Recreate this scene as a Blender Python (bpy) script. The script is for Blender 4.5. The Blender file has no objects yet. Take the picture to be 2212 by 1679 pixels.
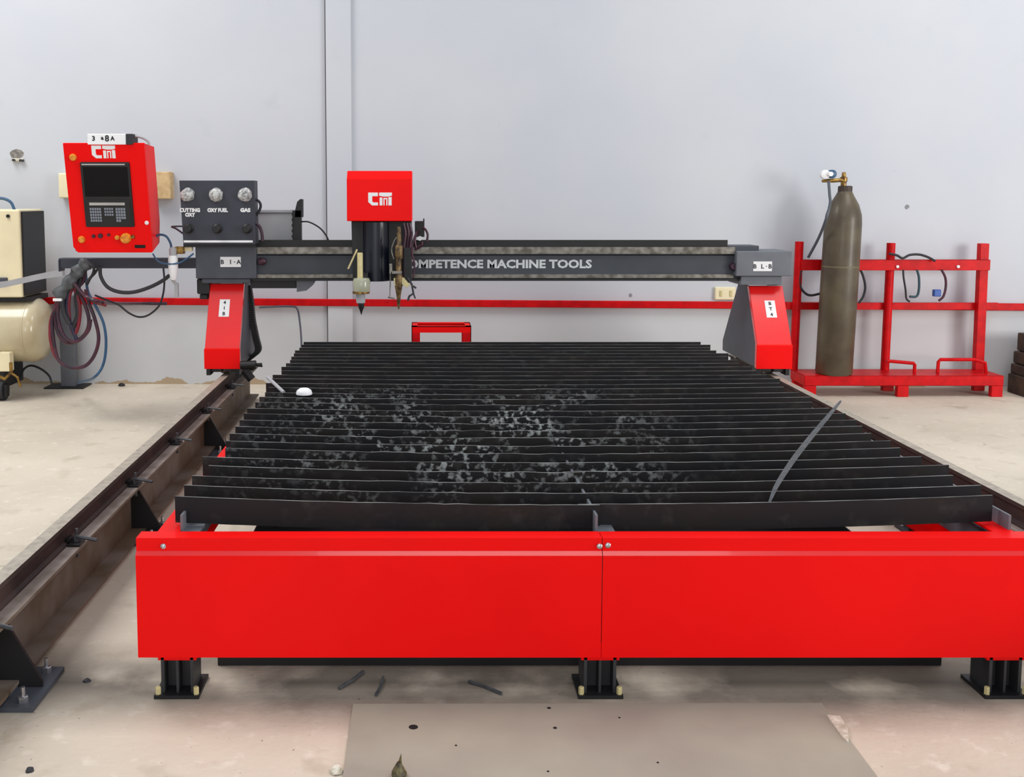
import bpy, math, random
from mathutils import Vector, Matrix
random.seed(7)
S = bpy.context.scene
COL = S.collection
# ---------------------------------------------------------------- camera
F, CX, CY, H = 2200.0, 915.0, 626.0, 1.6          # focal length in px (2212 wide), principal point, eye height
PITCH = math.atan(200.0 / F)
cd = bpy.data.cameras.new('camera'); cam = bpy.data.objects.new('camera', cd); COL.objects.link(cam)
cd.sensor_fit = 'HORIZONTAL'; cd.sensor_width = 36; cd.lens = 36 * F / 2212
cd.shift_x = (1106 - CX) / 2212; cd.shift_y = -(839.5 - CY) / 2212
cd.clip_start = 0.05; cd.clip_end = 200
cam.location = (0, 0, H); cam.rotation_euler = (math.pi / 2 - PITCH, 0, 0)
S.camera = cam
# ---------------------------------------------------------------- world, lights, exposure
w = bpy.data.worlds.new('world'); S.world = w; w.use_nodes = True
wb = w.node_tree.nodes['Background']; wb.inputs[0].default_value = (0.86, 0.93, 1.0, 1); wb.inputs[1].default_value = 0.53
def area(name, loc, target, size, size_y, power, color=(1, 1, 1)):
    l = bpy.data.lights.new(name, 'AREA'); l.shape = 'RECTANGLE'; l.size = size; l.size_y = size_y
    l.energy = power; l.color = color
    o = bpy.data.objects.new(name, l); COL.objects.link(o); o.location = loc
    o.rotation_euler = (Vector(target) - Vector(loc)).to_track_quat('-Z', 'Y').to_euler()
    return o
area('open_door_light', (10.5, -0.5, 2.3), (1.5, 8.4, 1.2), 3.6, 3.6, 560, (1.0, 0.98, 0.95))
area('overhead_light', (-4.5, 5.4, 6.5), (-3.4, 5.4, 0), 4.0, 3.0, 350, (1.0, 0.98, 0.95))  # overhead area lights added above the frame; no roof openings modelled
area('overhead_light', (5.0, 5.0, 6.5), (4.8, 5.6, 0), 3.5, 3.0, 170, (1.0, 0.98, 0.95))
area('overhead_light', (1.0, -1.0, 6.0), (0.8, 3.0, 0), 4.0, 3.0, 70, (1.0, 0.98, 0.95))
area('front_fill_light', (-1.0, -4.8, 2.4), (0.8, 4.0, 0.6), 5.0, 2.6, 110, (0.97, 0.98, 1.0))  # added fill behind the camera to brighten the red panels
S.view_settings.view_transform = 'Standard'; S.view_settings.look = 'None'
S.view_settings.gamma = 1; S.view_settings.use_curve_mapping = False
S.view_settings.exposure = 0.0

# ---------------------------------------------------------------- pixel -> world helpers (frame 2212 x 1679)
def ray(px, py):
    a, b = (px - CX) / F, (CY - py) / F
    c, s = math.cos(PITCH), math.sin(PITCH)
    return Vector((a, b * s + c, b * c - s))
def at(px, py, Y):
    d = ray(px, py); return Vector((0, 0, H)) + d * (Y / d.y)
def atz(px, py, z):
    d = ray(px, py); return Vector((0, 0, H)) + d * ((z - H) / d.z)

# ---------------------------------------------------------------- materials
def lin(r, g, b):
    return tuple((c / 255 / 12.92 if c / 255 <= .04045 else ((c / 255 + .055) / 1.055) ** 2.4) for c in (r, g, b)) + (1,)
def mat(name, rgb, rough=.5, metal=0, var=.15, scale=6, bump=0.0, bscale=60, rgb2=None, spec=.5, coat=0, mask=(.35, .65)):
    m = bpy.data.materials.new(name); m.use_nodes = True; nt = m.node_tree; N = nt.nodes; L = nt.links
    b = N['Principled BSDF']; b.inputs['Roughness'].default_value = rough; b.inputs['Metallic'].default_value = metal
    b.inputs['Specular IOR Level'].default_value = spec; b.inputs['Coat Weight'].default_value = coat
    geo = N.new('ShaderNodeNewGeometry')
    n = N.new('ShaderNodeTexNoise'); n.inputs['Scale'].default_value = scale; n.inputs['Detail'].default_value = 6
    L.new(geo.outputs['Position'], n.inputs['Vector'])
    r = N.new('ShaderNodeValToRGB'); L.new(n.outputs['Fac'], r.inputs['Fac'])
    c = lin(*rgb); c2 = lin(*rgb2) if rgb2 else tuple(x * (1 - var) for x in c[:3]) + (1,)
    r.color_ramp.elements[0].position = mask[0]; r.color_ramp.elements[1].position = mask[1]
    r.color_ramp.elements[0].color = c2; r.color_ramp.elements[1].color = c
    L.new(r.outputs['Color'], b.inputs['Base Color'])
    if bump:
        n2 = N.new('ShaderNodeTexNoise'); n2.inputs['Scale'].default_value = bscale; n2.inputs['Detail'].default_value = 4
        L.new(geo.outputs['Position'], n2.inputs['Vector'])
        bp = N.new('ShaderNodeBump'); bp.inputs['Strength'].default_value = bump; bp.inputs['Distance'].default_value = .01
        L.new(n2.outputs['Fac'], bp.inputs['Height']); L.new(bp.outputs['Normal'], b.inputs['Normal'])
    return m
def mixnode(nt, fac, a, b):
    mx = nt.nodes.new('ShaderNodeMix'); mx.data_type = 'RGBA'
    for k, v in ((0, fac), (6, a), (7, b)):
        if hasattr(v, 'links'): nt.links.new(v, mx.inputs[k])
        else: mx.inputs[k].default_value = v
    return mx.outputs[2]
def noise_mask(nt, scale, lo, hi, vec, detail=6):
    n = nt.nodes.new('ShaderNodeTexNoise'); n.inputs['Scale'].default_value = scale; n.inputs['Detail'].default_value = detail
    nt.links.new(vec, n.inputs['Vector'])
    r = nt.nodes.new('ShaderNodeMapRange'); r.inputs[1].default_value = lo; r.inputs[2].default_value = hi
    nt.links.new(n.outputs['Fac'], r.inputs[0]); return r.outputs[0]
def math_(nt, op, a, b=None):
    n = nt.nodes.new('ShaderNodeMath'); n.operation = op
    for k, v in ((0, a), (1, b)):
        if v is None: continue
        if hasattr(v, 'links'): nt.links.new(v, n.inputs[k])
        else: n.inputs[k].default_value = v
    return n.outputs[0]

RED = mat('red_paint', (244, 8, 8), .42, var=.06, scale=3, bump=.02, bscale=30, spec=.14)
REDG = mat('red_gloss_paint', (236, 22, 24), .22, var=.08, scale=3, spec=.7, coat=.5)
RED2 = mat('red_paint_worn', (208, 12, 20), .4, var=.25, scale=14, bump=.06, bscale=80, spec=.16)
GREY = mat('dark_grey_paint', (72, 76, 86), .5, var=.2, scale=8)
GREY2 = mat('grey_paint', (104, 108, 116), .5, var=.15, scale=8)
BEAMG = mat('beam_charcoal_paint', (62, 66, 74), .5, var=.2, scale=5)
LEGB = mat('leg_charcoal', (46, 47, 50), .5, var=.3, scale=12)
PANELG = mat('gas_panel_charcoal_paint', (52, 55, 66), .55, var=.15, scale=8)
BLACK = mat('black_paint', (22, 22, 25), .5, var=.3, scale=10)
BLACKG = mat('black_gloss_plastic', (8, 10, 15), .15, var=.2, spec=.2)
RUBBER = mat('black_rubber', (40, 40, 46), .6, var=.2)
STEEL = mat('worn_steel', (150, 146, 138), .42, metal=.6, rgb2=(98, 92, 84), scale=20, bump=.08, bscale=120)
RAILTOP = mat('rail_steel', (176, 166, 152), .5, rgb2=(150, 142, 130), scale=30, bump=.1, bscale=150)
IBEAM = mat('rusty_dark_beam', (116, 106, 98), .6, metal=.0, rgb2=(94, 78, 62), scale=4, bump=.08, bscale=60, mask=(.42, .6))
RAILSIDE = mat('rail_side_dark', (62, 46, 42), .7, rgb2=(40, 30, 30), scale=8, bump=.1)  # rail sides, darker than the rail's top face
FLANGE = mat('scuffed_flange', (156, 144, 138), .6, rgb2=(124, 110, 102), scale=9, bump=.08)
CHROME = mat('bright_zinc', (205, 205, 210), .25, metal=.9, var=.2)
BRASS = mat('brass', (176, 140, 70), .35, metal=.7, rgb2=(90, 66, 40), scale=40)
BRASSD = mat('tarnished_brass', (128, 104, 64), .45, metal=.4, rgb2=(56, 42, 32), scale=34)
CREAM = mat('cream_paint', (238, 226, 188), .4, var=.08, scale=4)
TANK = mat('beige_tank_paint', (200, 190, 160), .25, rgb2=(176, 160, 126), scale=3, coat=.4)
WHITE = mat('white_plastic', (236, 236, 238), .4, var=.05)
INK = mat('black_ink', (24, 24, 28), .6, var=.1)
LETTER = mat('silver_lettering', (206, 210, 212), .4, var=.15, scale=40)
YEL = mat('amber_plastic', (236, 160, 56), .3, rgb2=(200, 110, 30), scale=50)
BLUE = mat('blue_hose', (44, 84, 120), .4, var=.2)
PURP = mat('maroon_hose', (78, 30, 48), .4, rgb2=(44, 26, 42), scale=12)
REDH = mat('red_hose', (128, 28, 44), .4, var=.3)
LGREY = mat('light_grey_plastic', (168, 168, 172), .5, var=.1)
KEY = mat('grey_keys', (130, 136, 148), .5, var=.1)
BONE = mat('cream_nylon', (206, 192, 140), .4, var=.15, scale=30)
GLASSY = mat('clear_shield', (170, 172, 150), .15, var=.1)
CYL = mat('olive_brown_cylinder_paint', (92, 82, 62), .45, rgb2=(72, 60, 46), scale=5, bump=.05, bscale=40, coat=.1)
WOOD = mat('dark_brown_timber', (74, 58, 44), .7, rgb2=(36, 30, 26), scale=8, bump=.2)
PLATE = mat('grey_steel_sheet', (166, 164, 148), .6, rgb2=(152, 147, 136), scale=2.2, bump=.03, bscale=20)
SCRAP = mat('dull_scrap_steel', (96, 98, 102), .45, metal=.4, var=.4, scale=30)
PLASTER = mat('broken_plaster', (226, 220, 206), .8, rgb2=(180, 170, 150), scale=40, bump=.3)
TAN = mat('tan_carton', (214, 186, 140), .7, rgb2=(188, 156, 110), scale=20)
CRINKLE = mat('crinkled_clear_film', (206, 206, 204), .25, rgb2=(120, 122, 124), scale=55, bump=.6, bscale=90)
HOLE = mat('dark_hole', (18, 16, 16), .9)

def mk_floor():
    m = bpy.data.materials.new('concrete_floor'); m.use_nodes = True; nt = m.node_tree
    b = nt.nodes['Principled BSDF']; b.inputs['Roughness'].default_value = .62; b.inputs['Specular IOR Level'].default_value = .35
    pos = nt.nodes.new('ShaderNodeNewGeometry').outputs['Position']
    c = mixnode(nt, noise_mask(nt, .9, .35, .65, pos), lin(218, 207, 190), lin(198, 187, 170))
    c = mixnode(nt, noise_mask(nt, 5, .58, .85, pos, 8), c, lin(170, 156, 136))
    c = mixnode(nt, noise_mask(nt, 14, .58, .9, pos, 9), c, lin(232, 226, 212))
    c = mixnode(nt, noise_mask(nt, 60, .70, .76, pos, 3), c, lin(120, 108, 94))
    # dark stains plus painted-in shade along the foot of the cutting table
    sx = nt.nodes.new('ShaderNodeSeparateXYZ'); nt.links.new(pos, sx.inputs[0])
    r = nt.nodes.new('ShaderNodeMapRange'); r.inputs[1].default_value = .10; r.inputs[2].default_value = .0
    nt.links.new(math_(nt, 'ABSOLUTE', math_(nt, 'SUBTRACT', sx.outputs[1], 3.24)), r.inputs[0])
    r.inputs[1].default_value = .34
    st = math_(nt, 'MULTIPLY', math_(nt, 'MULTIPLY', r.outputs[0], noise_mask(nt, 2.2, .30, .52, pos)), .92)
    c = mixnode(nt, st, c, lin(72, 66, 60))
    # hairline cracks
    v = nt.nodes.new('ShaderNodeTexVoronoi'); v.feature = 'DISTANCE_TO_EDGE'; v.inputs['Scale'].default_value = .55
    nz = nt.nodes.new('ShaderNodeTexNoise'); nz.inputs['Scale'].default_value = 3; nt.links.new(pos, nz.inputs['Vector'])
    vm = nt.nodes.new('ShaderNodeVectorMath'); vm.operation = 'ADD'; nt.links.new(pos, vm.inputs[0]); nt.links.new(nz.outputs['Color'], vm.inputs[1])
    nt.links.new(vm.outputs[0], v.inputs['Vector'])
    cr = nt.nodes.new('ShaderNodeMapRange'); cr.inputs[1].default_value = .0; cr.inputs[2].default_value = .006; cr.inputs[3].default_value = .55; cr.inputs[4].default_value = 0
    nt.links.new(v.outputs['Distance'], cr.inputs[0])
    c = mixnode(nt, math_(nt, 'MULTIPLY', cr.outputs[0], noise_mask(nt, 1.5, .5, .6, pos)), c, lin(110, 98, 84))
    nt.links.new(c, b.inputs['Base Color'])
    n2 = nt.nodes.new('ShaderNodeTexNoise'); n2.inputs['Scale'].default_value = 35; n2.inputs['Detail'].default_value = 8; nt.links.new(pos, n2.inputs['Vector'])
    bp = nt.nodes.new('ShaderNodeBump'); bp.inputs['Strength'].default_value = .25; bp.inputs['Distance'].default_value = .01
    nt.links.new(n2.outputs['Fac'], bp.inputs['Height']); nt.links.new(bp.outputs['Normal'], b.inputs['Normal'])
    return m
def mk_wall():
    m = bpy.data.materials.new('painted_plaster_wall'); m.use_nodes = True; nt = m.node_tree
    b = nt.nodes['Principled BSDF']; b.inputs['Roughness'].default_value = .6; b.inputs['Specular IOR Level'].default_value = .3
    pos = nt.nodes.new('ShaderNodeNewGeometry').outputs['Position']
    c = mixnode(nt, noise_mask(nt, .7, .35, .65, pos, 4), lin(198, 201, 207), lin(191, 195, 204))
    c = mixnode(nt, noise_mask(nt, 3.5, .66, .95, pos, 5), c, lin(186, 190, 196))
    sx = nt.nodes.new('ShaderNodeSeparateXYZ'); nt.links.new(pos, sx.inputs[0])
    # slightly lighter, greyer dado below ~0.9 m
    lo = nt.nodes.new('ShaderNodeMapRange'); lo.inputs[1].default_value = .75; lo.inputs[2].default_value = .70
    nt.links.new(sx.outputs[2], lo.inputs[0])
    c = mixnode(nt, math_(nt, 'MULTIPLY', lo.outputs[0], .75), c, lin(202, 203, 205))
    # flaked bare patch along the floor line
    e = nt.nodes.new('ShaderNodeMapRange'); e.inputs[1].default_value = .16; e.inputs[2].default_value = .0
    nt.links.new(sx.outputs[2], e.inputs[0])
    fl = math_(nt, 'GREATER_THAN', math_(nt, 'ADD', math_(nt, 'MULTIPLY', e.outputs[0], .62), noise_mask(nt, 2.2, .4, .9, pos, 6)), .72)
    c = mixnode(nt, fl, c, lin(176, 156, 130))
    c = mixnode(nt, noise_mask(nt, 18, .79, .81, pos, 4), c, lin(150, 152, 156))
    nt.links.new(c, b.inputs['Base Color'])
    n2 = nt.nodes.new('ShaderNodeTexNoise'); n2.inputs['Scale'].default_value = 6; n2.inputs['Detail'].default_value = 8; nt.links.new(pos, n2.inputs['Vector'])
    bp = nt.nodes.new('ShaderNodeBump'); bp.inputs['Strength'].default_value = .15; bp.inputs['Distance'].default_value = .01
    nt.links.new(n2.outputs['Fac'], bp.inputs['Height']); nt.links.new(bp.outputs['Normal'], b.inputs['Normal'])
    return m
def mk_slat():
    m = bpy.data.materials.new('slag_spattered_black_slat'); m.use_nodes = True; nt = m.node_tree
    b = nt.nodes['Principled BSDF']; b.inputs['Roughness'].default_value = .6; b.inputs['Specular IOR Level'].default_value = .3
    pos = nt.nodes.new('ShaderNodeNewGeometry').outputs['Position']
    c = mixnode(nt, noise_mask(nt, 3, .4, .6, pos), lin(20, 21, 25), lin(30, 27, 25))
    sx = nt.nodes.new('ShaderNodeSeparateXYZ'); nt.links.new(pos, sx.inputs[0])
    # cutting spatter sits where most plates were cut: a broad patch left of the middle
    def bell(o, mid, half):
        r = nt.nodes.new('ShaderNodeMapRange'); r.inputs[1].default_value = half; r.inputs[2].default_value = half * .35
        nt.links.new(math_(nt, 'ABSOLUTE', math_(nt, 'SUBTRACT', o, mid)), r.inputs[0]); return r.outputs[0]
    area_ = math_(nt, 'MULTIPLY', bell(sx.outputs[0], .15, 1.05), bell(sx.outputs[1], 4.35, 1.08))
    mp = nt.nodes.new('ShaderNodeMapping'); mp.inputs['Scale'].default_value = (1.0, 1.0, 1.15); nt.links.new(pos, mp.inputs['Vector'])
    sp = noise_mask(nt, 40, .51, .64, mp.outputs[0], 7)
    sp2 = noise_mask(nt, 3.4, .44, .60, pos, 4)
    c = mixnode(nt, math_(nt, 'MULTIPLY', area_, math_(nt, 'MULTIPLY', sp, sp2)), c, lin(184, 188, 188))
    c = mixnode(nt, math_(nt, 'MULTIPLY', noise_mask(nt, 16, .55, .75, pos, 9), .5), c, lin(60, 58, 56))
    nt.links.new(c, b.inputs['Base Color'])
    return m
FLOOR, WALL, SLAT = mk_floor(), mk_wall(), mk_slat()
EDGE = mat('scraped_slat_edge', (150, 152, 150), .5, rgb2=(70, 70, 70), scale=7)

# ---------------------------------------------------------------- mesh helpers
class MB:
    def __init__(s): s.v = []; s.f = []; s.m = []
    def add(s, vs, fs, mi=0):
        b = len(s.v); s.v += [Vector(v) for v in vs]; s.f += [[b + i for i in f] for f in fs]; s.m += [mi] * len(fs); return s
    def hexa(s, a, mi=0):      # a: 8 points, 0-3 lower loop, 4-7 upper loop
        return s.add(a, [(3, 2, 1, 0), (4, 5, 6, 7), (0, 1, 5, 4), (1, 2, 6, 5), (2, 3, 7, 6), (3, 0, 4, 7)], mi)
    def box(s, lo, hi, mi=0):
        (x0, y0, z0), (x1, y1, z1) = lo, hi
        return s.hexa([(x0, y0, z0), (x1, y0, z0), (x1, y1, z0), (x0, y1, z0), (x0, y0, z1), (x1, y0, z1), (x1, y1, z1), (x0, y1, z1)], mi)
    def prism(s, poly, axis, a, b, mi=0):   # poly in the two other axes (order x,y,z without axis)
        def p(u, v, t):
            return {'x': (t, u, v), 'y': (u, t, v), 'z': (u, v, t)}[axis]
        n = len(poly); vs = [p(u, v, a) for u, v in poly] + [p(u, v, b) for u, v in poly]
        fs = [list(range(n))[::-1], list(range(n, 2 * n))] + [(i, (i + 1) % n, n + (i + 1) % n, n + i) for i in range(n)]
        return s.add(vs, fs, mi)
    def tube(s, pts, r, n=8, mi=0, caps=True):
        pts = [Vector(p) for p in pts]; rs = r if isinstance(r, (list, tuple)) else [r] * len(pts)
        b = len(s.v); up = None
        for i, p in enumerate(pts):
            t = (pts[min(i + 1, len(pts) - 1)] - pts[max(i - 1, 0)]).normalized()
            if up is None: up = Vector((0, 0, 1)) if abs(t.z) < .9 else Vector((0, 1, 0))
            u = t.cross(up)
            if u.length < 1e-4: u = t.cross(Vector((1, 0, 0)))
            u.normalize(); v = u.cross(t).normalized(); up = v
            for k in range(n):
                a = 2 * math.pi * k / n; s.v.append(p + (u * math.cos(a) + v * math.sin(a)) * rs[i])
        for i in range(len(pts) - 1):
            for k in range(n):
                s.f.append([b + i * n + k, b + i * n + (k + 1) % n, b + (i + 1) * n + (k + 1) % n, b + (i + 1) * n + k]); s.m.append(mi)
        if caps:
            s.f.append([b + k for k in range(n)][::-1]); s.m.append(mi)
            e = b + (len(pts) - 1) * n; s.f.append([e + k for k in range(n)]); s.m.append(mi)
        return s
    def lathe(s, prof, c, axis='z', n=24, mi=0):   # prof: (r, h) along axis from c
        c = Vector(c); b = len(s.v)
        for r, h in prof:
            for k in range(n):
                a = 2 * math.pi * k / n; u, v = r * math.cos(a), r * math.sin(a)
                s.v.append(c + Vector({'z': (u, v, h), 'x': (h, u, v), 'y': (u, h, v)}[axis]))
        for i in range(len(prof) - 1):
            for k in range(n):
                s.f.append([b + i * n + k, b + i * n + (k + 1) % n, b + (i + 1) * n + (k + 1) % n, b + (i + 1) * n + k]); s.m.append(mi)
        s.f.append([b + k for k in range(n)]); s.m.append(mi)
        e = b + (len(prof) - 1) * n; s.f.append([e + k for k in range(n)]); s.m.append(mi)
        return s
    def pbox(s, x0, y0, x1, y1, Y, d, mi=0):       # a box whose front face covers this pixel rectangle at distance Y
        a, b = at(x0, y1, Y), at(x1, y0, Y)
        return s.box((a.x, Y, a.z), (b.x, Y + d, b.z), mi)
    def build(s, name, mats, parent=None, bevel=0, smooth=False, local=False, label=None):
        me = bpy.data.meshes.new(name)
        o0 = Vector((0, 0, 0))
        if parent is not None and not local:
            r = parent
            while r.parent: r = r.parent
            o0 = Vector(r.location)
        me.from_pydata([tuple(v - o0) for v in s.v], [], s.f)
        for m_ in (mats if isinstance(mats, (list, tuple)) else [mats]): me.materials.append(m_)
        for p, k in zip(me.polygons, s.m): p.material_index = k; p.use_smooth = smooth
        import bmesh
        bm = bmesh.new(); bm.from_mesh(me); bmesh.ops.recalc_face_normals(bm, faces=bm.faces); bm.to_mesh(me); bm.free()
        if smooth:
            try: me.set_sharp_from_angle(angle=math.radians(40))
            except Exception: pass
        o = bpy.data.objects.new(name, me); COL.objects.link(o)
        if parent is not None: o.parent = parent
        if bevel:
            bv = o.modifiers.new('bevel', 'BEVEL'); bv.width = bevel; bv.segments = 2; bv.limit_method = 'ANGLE'
        if label: o['label'] = label
        return o
def tag(o, label, cat, group=None):
    o['label'] = label; o['category'] = cat
    if group: o['group'] = group
    return o
def thing(name, label, cat, loc=(0, 0, 0), group=None, rot=None):
    o = bpy.data.objects.new(name, None); COL.objects.link(o); o.location = loc; o.empty_display_size = .1
    if rot: o.rotation_euler = rot
    return tag(o, label, cat, group)
def struct(o): o['kind'] = 'structure'; return o
def spline(pts, n=8):       # Catmull-Rom through the points
    P = [Vector(p) for p in pts]; P = [P[0] * 2 - P[1]] + P + [P[-1] * 2 - P[-2]]; out = []
    for i in range(1, len(P) - 2):
        for k in range(n):
            t = k / n
            out.append(.5 * ((2 * P[i]) + (P[i + 1] - P[i - 1]) * t + (2 * P[i - 1] - 5 * P[i] + 4 * P[i + 1] - P[i + 2]) * t * t + (3 * P[i] - P[i - 1] - 3 * P[i + 1] + P[i + 2]) * t ** 3))
    out.append(P[-2]); return out
def hose_pts(pix, Y, n=8):  # pix: (px, py[, Y])
    return spline([at(p[0], p[1], p[2] if len(p) > 2 else Y) for p in pix], n)
def lettering(txt, loc, height, mat_, parent, width=None, name='lettering', rotz=0, local=False, spin=0, bold=0.0, rx=math.pi / 2, font_h=.7):
    cu = bpy.data.curves.new('t', 'FONT'); cu.body = txt; cu.size = height / font_h; cu.extrude = .0008; cu.offset = bold
    cu.align_x = 'CENTER'; cu.align_y = 'CENTER'; cu.resolution_u = 2
    t = bpy.data.objects.new('t', cu); COL.objects.link(t)
    dg = bpy.context.evaluated_depsgraph_get(); me = bpy.data.meshes.new_from_object(t.evaluated_get(dg))
    bpy.data.objects.remove(t); bpy.data.curves.remove(cu)
    xs = [v.co.x for v in me.vertices]; ys = [v.co.y for v in me.vertices]
    cxm, cym = (min(xs) + max(xs)) / 2, (min(ys) + max(ys)) / 2
    k = width / (max(xs) - min(xs)) if width else 1
    off = Vector((0, 0, 0))
    if not local:
        r = parent
        while r.parent: r = r.parent
        off = Vector(r.location)
    M = Matrix.Translation(Vector(loc) - off) @ Matrix.Rotation(rx, 4, 'X') @ Matrix.Rotation(spin, 4, 'Z') @ Matrix.Diagonal((k, 1, 1, 1)) @ Matrix.Translation((-cxm, -cym, 0))
    me.transform(M); me.materials.clear(); me.materials.append(mat_)
    o = bpy.data.objects.new(name, me); COL.objects.link(o); o.parent = parent
    return o
def logo(loc, wd, ht, parent, local=False):
    # block C followed by a flat-topped m, drawn on a 10 x 6 grid
    polys = [[(0, 6), (0, 1.6), (1.6, 0), (4.1, 0), (4.1, 1.4), (2.2, 1.4), (1.7, 1.9), (1.7, 4.3), (4.1, 4.3), (4.1, 6)],
             [(4.6, 6), (10, 6), (10, 4.5), (8.3, 4.1), (6.4, 4.1), (4.6, 4.5)],
             [(4.8, 3.7), (6.0, 3.7), (6.0, 0), (4.8, 0)], [(6.4, 3.5), (8.1, 3.5), (8.1, 0), (7.6, 0), (7.6, 2.9), (6.9, 2.9), (6.9, 0), (6.4, 0)],
             [(8.5, 3.9), (9.9, 3.9), (9.9, 0), (8.5, 0)]]
    m = MB(); L = Vector(loc)
    for p in polys:
        m.prism([(L.x + (u / 10 - .5) * wd, L.z + (v / 6 - .5) * ht) for u, v in p], 'y', L.y - .0012, L.y)
    return m.build('logo', WHITE, parent, local=local, label='white block emblem')
def hexbolt(m, c, r, h, axis='z', mi=0):
    return m.lathe([(r, 0), (r, h), (r * .8, h * 1.1)], c, axis, 6, mi)

# ================================================================ setting
WY0, WS = 8.60, -.02
def wall_y(x): return WY0 + WS * x
def atw(px, py, off=0):     # point on the back wall, off metres in front of it
    d = ray(px, py); t = (WY0 - off) / (d.y - WS * d.x); return Vector((0, 0, H)) + d * t
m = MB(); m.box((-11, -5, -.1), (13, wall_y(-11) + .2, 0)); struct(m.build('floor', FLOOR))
m = MB(); x0, x1 = -11, 13
m.hexa([(x0, wall_y(x0), 0), (x1, wall_y(x1), 0), (x1, wall_y(x1) + .2, 0), (x0, wall_y(x0) + .2, 0),
        (x0, wall_y(x0), 5.2), (x1, wall_y(x1), 5.2), (x1, wall_y(x1) + .2, 5.2), (x0, wall_y(x0) + .2, 5.2)])
struct(m.build('wall_back', WALL))
a, b = atw(706, 300), atw(760, 300)
m = MB(); m.box((a.x, wall_y(a.x) - .035, 0), (b.x, wall_y(b.x) + .02, 5.2)); struct(m.build('trim_1', WALL, bevel=.004))
m = MB(); m.box((a.x - .010, wall_y(a.x) - .012, 0), (a.x - .0005, wall_y(a.x) + .02, 5.2)); struct(m.build('shadow_strip', mat('pilaster_shadow_tone', (96, 90, 92), .8)))  # dark strip standing in for the shadow line left of the pilaster

# ================================================================ red pipe rail along the wall
t = thing('wall_rail', 'long thin red steel rail running across the back wall at knee height', 'rail', atw(915, 657))
m = MB(); pl, pr = atw(-60, 649, .05), atw(2235, 664, .05)
hh = .030
m.hexa([pl + Vector((0, 0, -hh)), pr + Vector((0, 0, -hh)), pr + Vector((0, .03, -hh)), pl + Vector((0, .03, -hh)),
        pl + Vector((0, 0, hh)), pr + Vector((0, 0, hh)), pr + Vector((0, .03, hh)), pl + Vector((0, .03, hh))])
m.build('bar', RED2, t, bevel=.006)
for px in (60, 330, 700, 1100, 1450, 1750, 2150):
    p = atw(px, 649 + 15 * (px + 60) / 2295, .02); MB().box((p.x - .02, p.y - .002, p.z - .02), (p.x + .02, wall_y(p.x) + .005, p.z + .02)).build('bracket', RED2, t)

# ================================================================ cutting table
HS = .62
Y0 = atz(378, 1072, HS).y; YN = atz(650, 739, HS).y; NS = 29
PY = atz(382, 1515, 0).y + .02                       # front of the red panels
def X(px, py, z): return atz(px, py, z).x
XL, XR, XS = at(292, 1180, PY).x, at(2308, 1180, PY).x, at(1301, 1250, PY).x
ZT, ZF, ZB = at(1200, 1165, PY).z, at(1200, 1197, PY).z, at(1200, 1421, PY).z
table = thing('cutting_table', 'long low slatted cutting table with black slats and a glossy red front panel', 'cutting table', ((XL + XR) / 2, (PY + YN) / 2, 0))
def front_panel(x0, x1, bolts):
    m = MB()
    prof = [(PY, ZB), (PY, ZF - .006), (PY + .010, ZF + .006), (PY + .010, ZT), (PY + .075, ZT), (PY + .075, ZT - .004), (PY + .014, ZT - .004), (PY + .014, ZF), (PY + .004, ZF - .006), (PY + .004, ZB + .004), (PY + .06, ZB + .004), (PY + .06, ZB)]
    m.prism(prof, 'x', x0, x1); m.m[3] = 1
    o = m.build('front_panel', [RED, REDG], table)
    for px, py in bolts:
        p = at(px, py, PY + .010); mb = MB(); mb.lathe([(.009, 0), (.009, -.004), (.005, -.007)], p, 'y', 12); mb.build('bolt', CHROME, o, smooth=True)
front_panel(XL, XS - .0012, [(353, 1180), (1295, 1180)])
front_panel(XS + .0012, XR, [(1313, 1178)])
BX = [X(384, 1125, .57), X(1296, 1128, .57), X(2212, 1131, .57)]   # three notched supports
for s, x in ((1, XL + .052), (-1, XR - .13)):                     # side channels
    m = MB(); prof = [(x, .36), (x, ZT), (x + s * .07, ZT), (x + s * .07, ZT - .006), (x + s * .006, ZT - .006), (x + s * .006, .366), (x + s * .08, .366), (x + s * .08, .36)]
    m.prism(prof, 'y', PY + .076, YN + .05); m.build('side_channel', RED, table)
m = MB(); m.box((XL + .052, YN + .05, .30), (XR - .13, YN + .058, ZT)); m.build('rear_panel', RED, table)
for x in BX:
    m = MB(); m.box((x - .004, PY + .09, .40), (x + .004, YN + .03, .572)); q = -1 if x == BX[2] else 1; m.box((min(x + q * .004, x + q * .06), PY + .08, ZT - .012), (max(x + q * .004, x + q * .06), YN + .03, ZT - .004))
    m.build('slat_support', GREY2, table, label='grey upright plate the slats rest on')
for yy in (PY + .9, PY + 1.8, PY + 2.7):
    m = MB(); m.box((XL + .06, yy, .36), (XR - .14, yy + .06, .40)); m.build('cross_member', BLACK, table)
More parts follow.
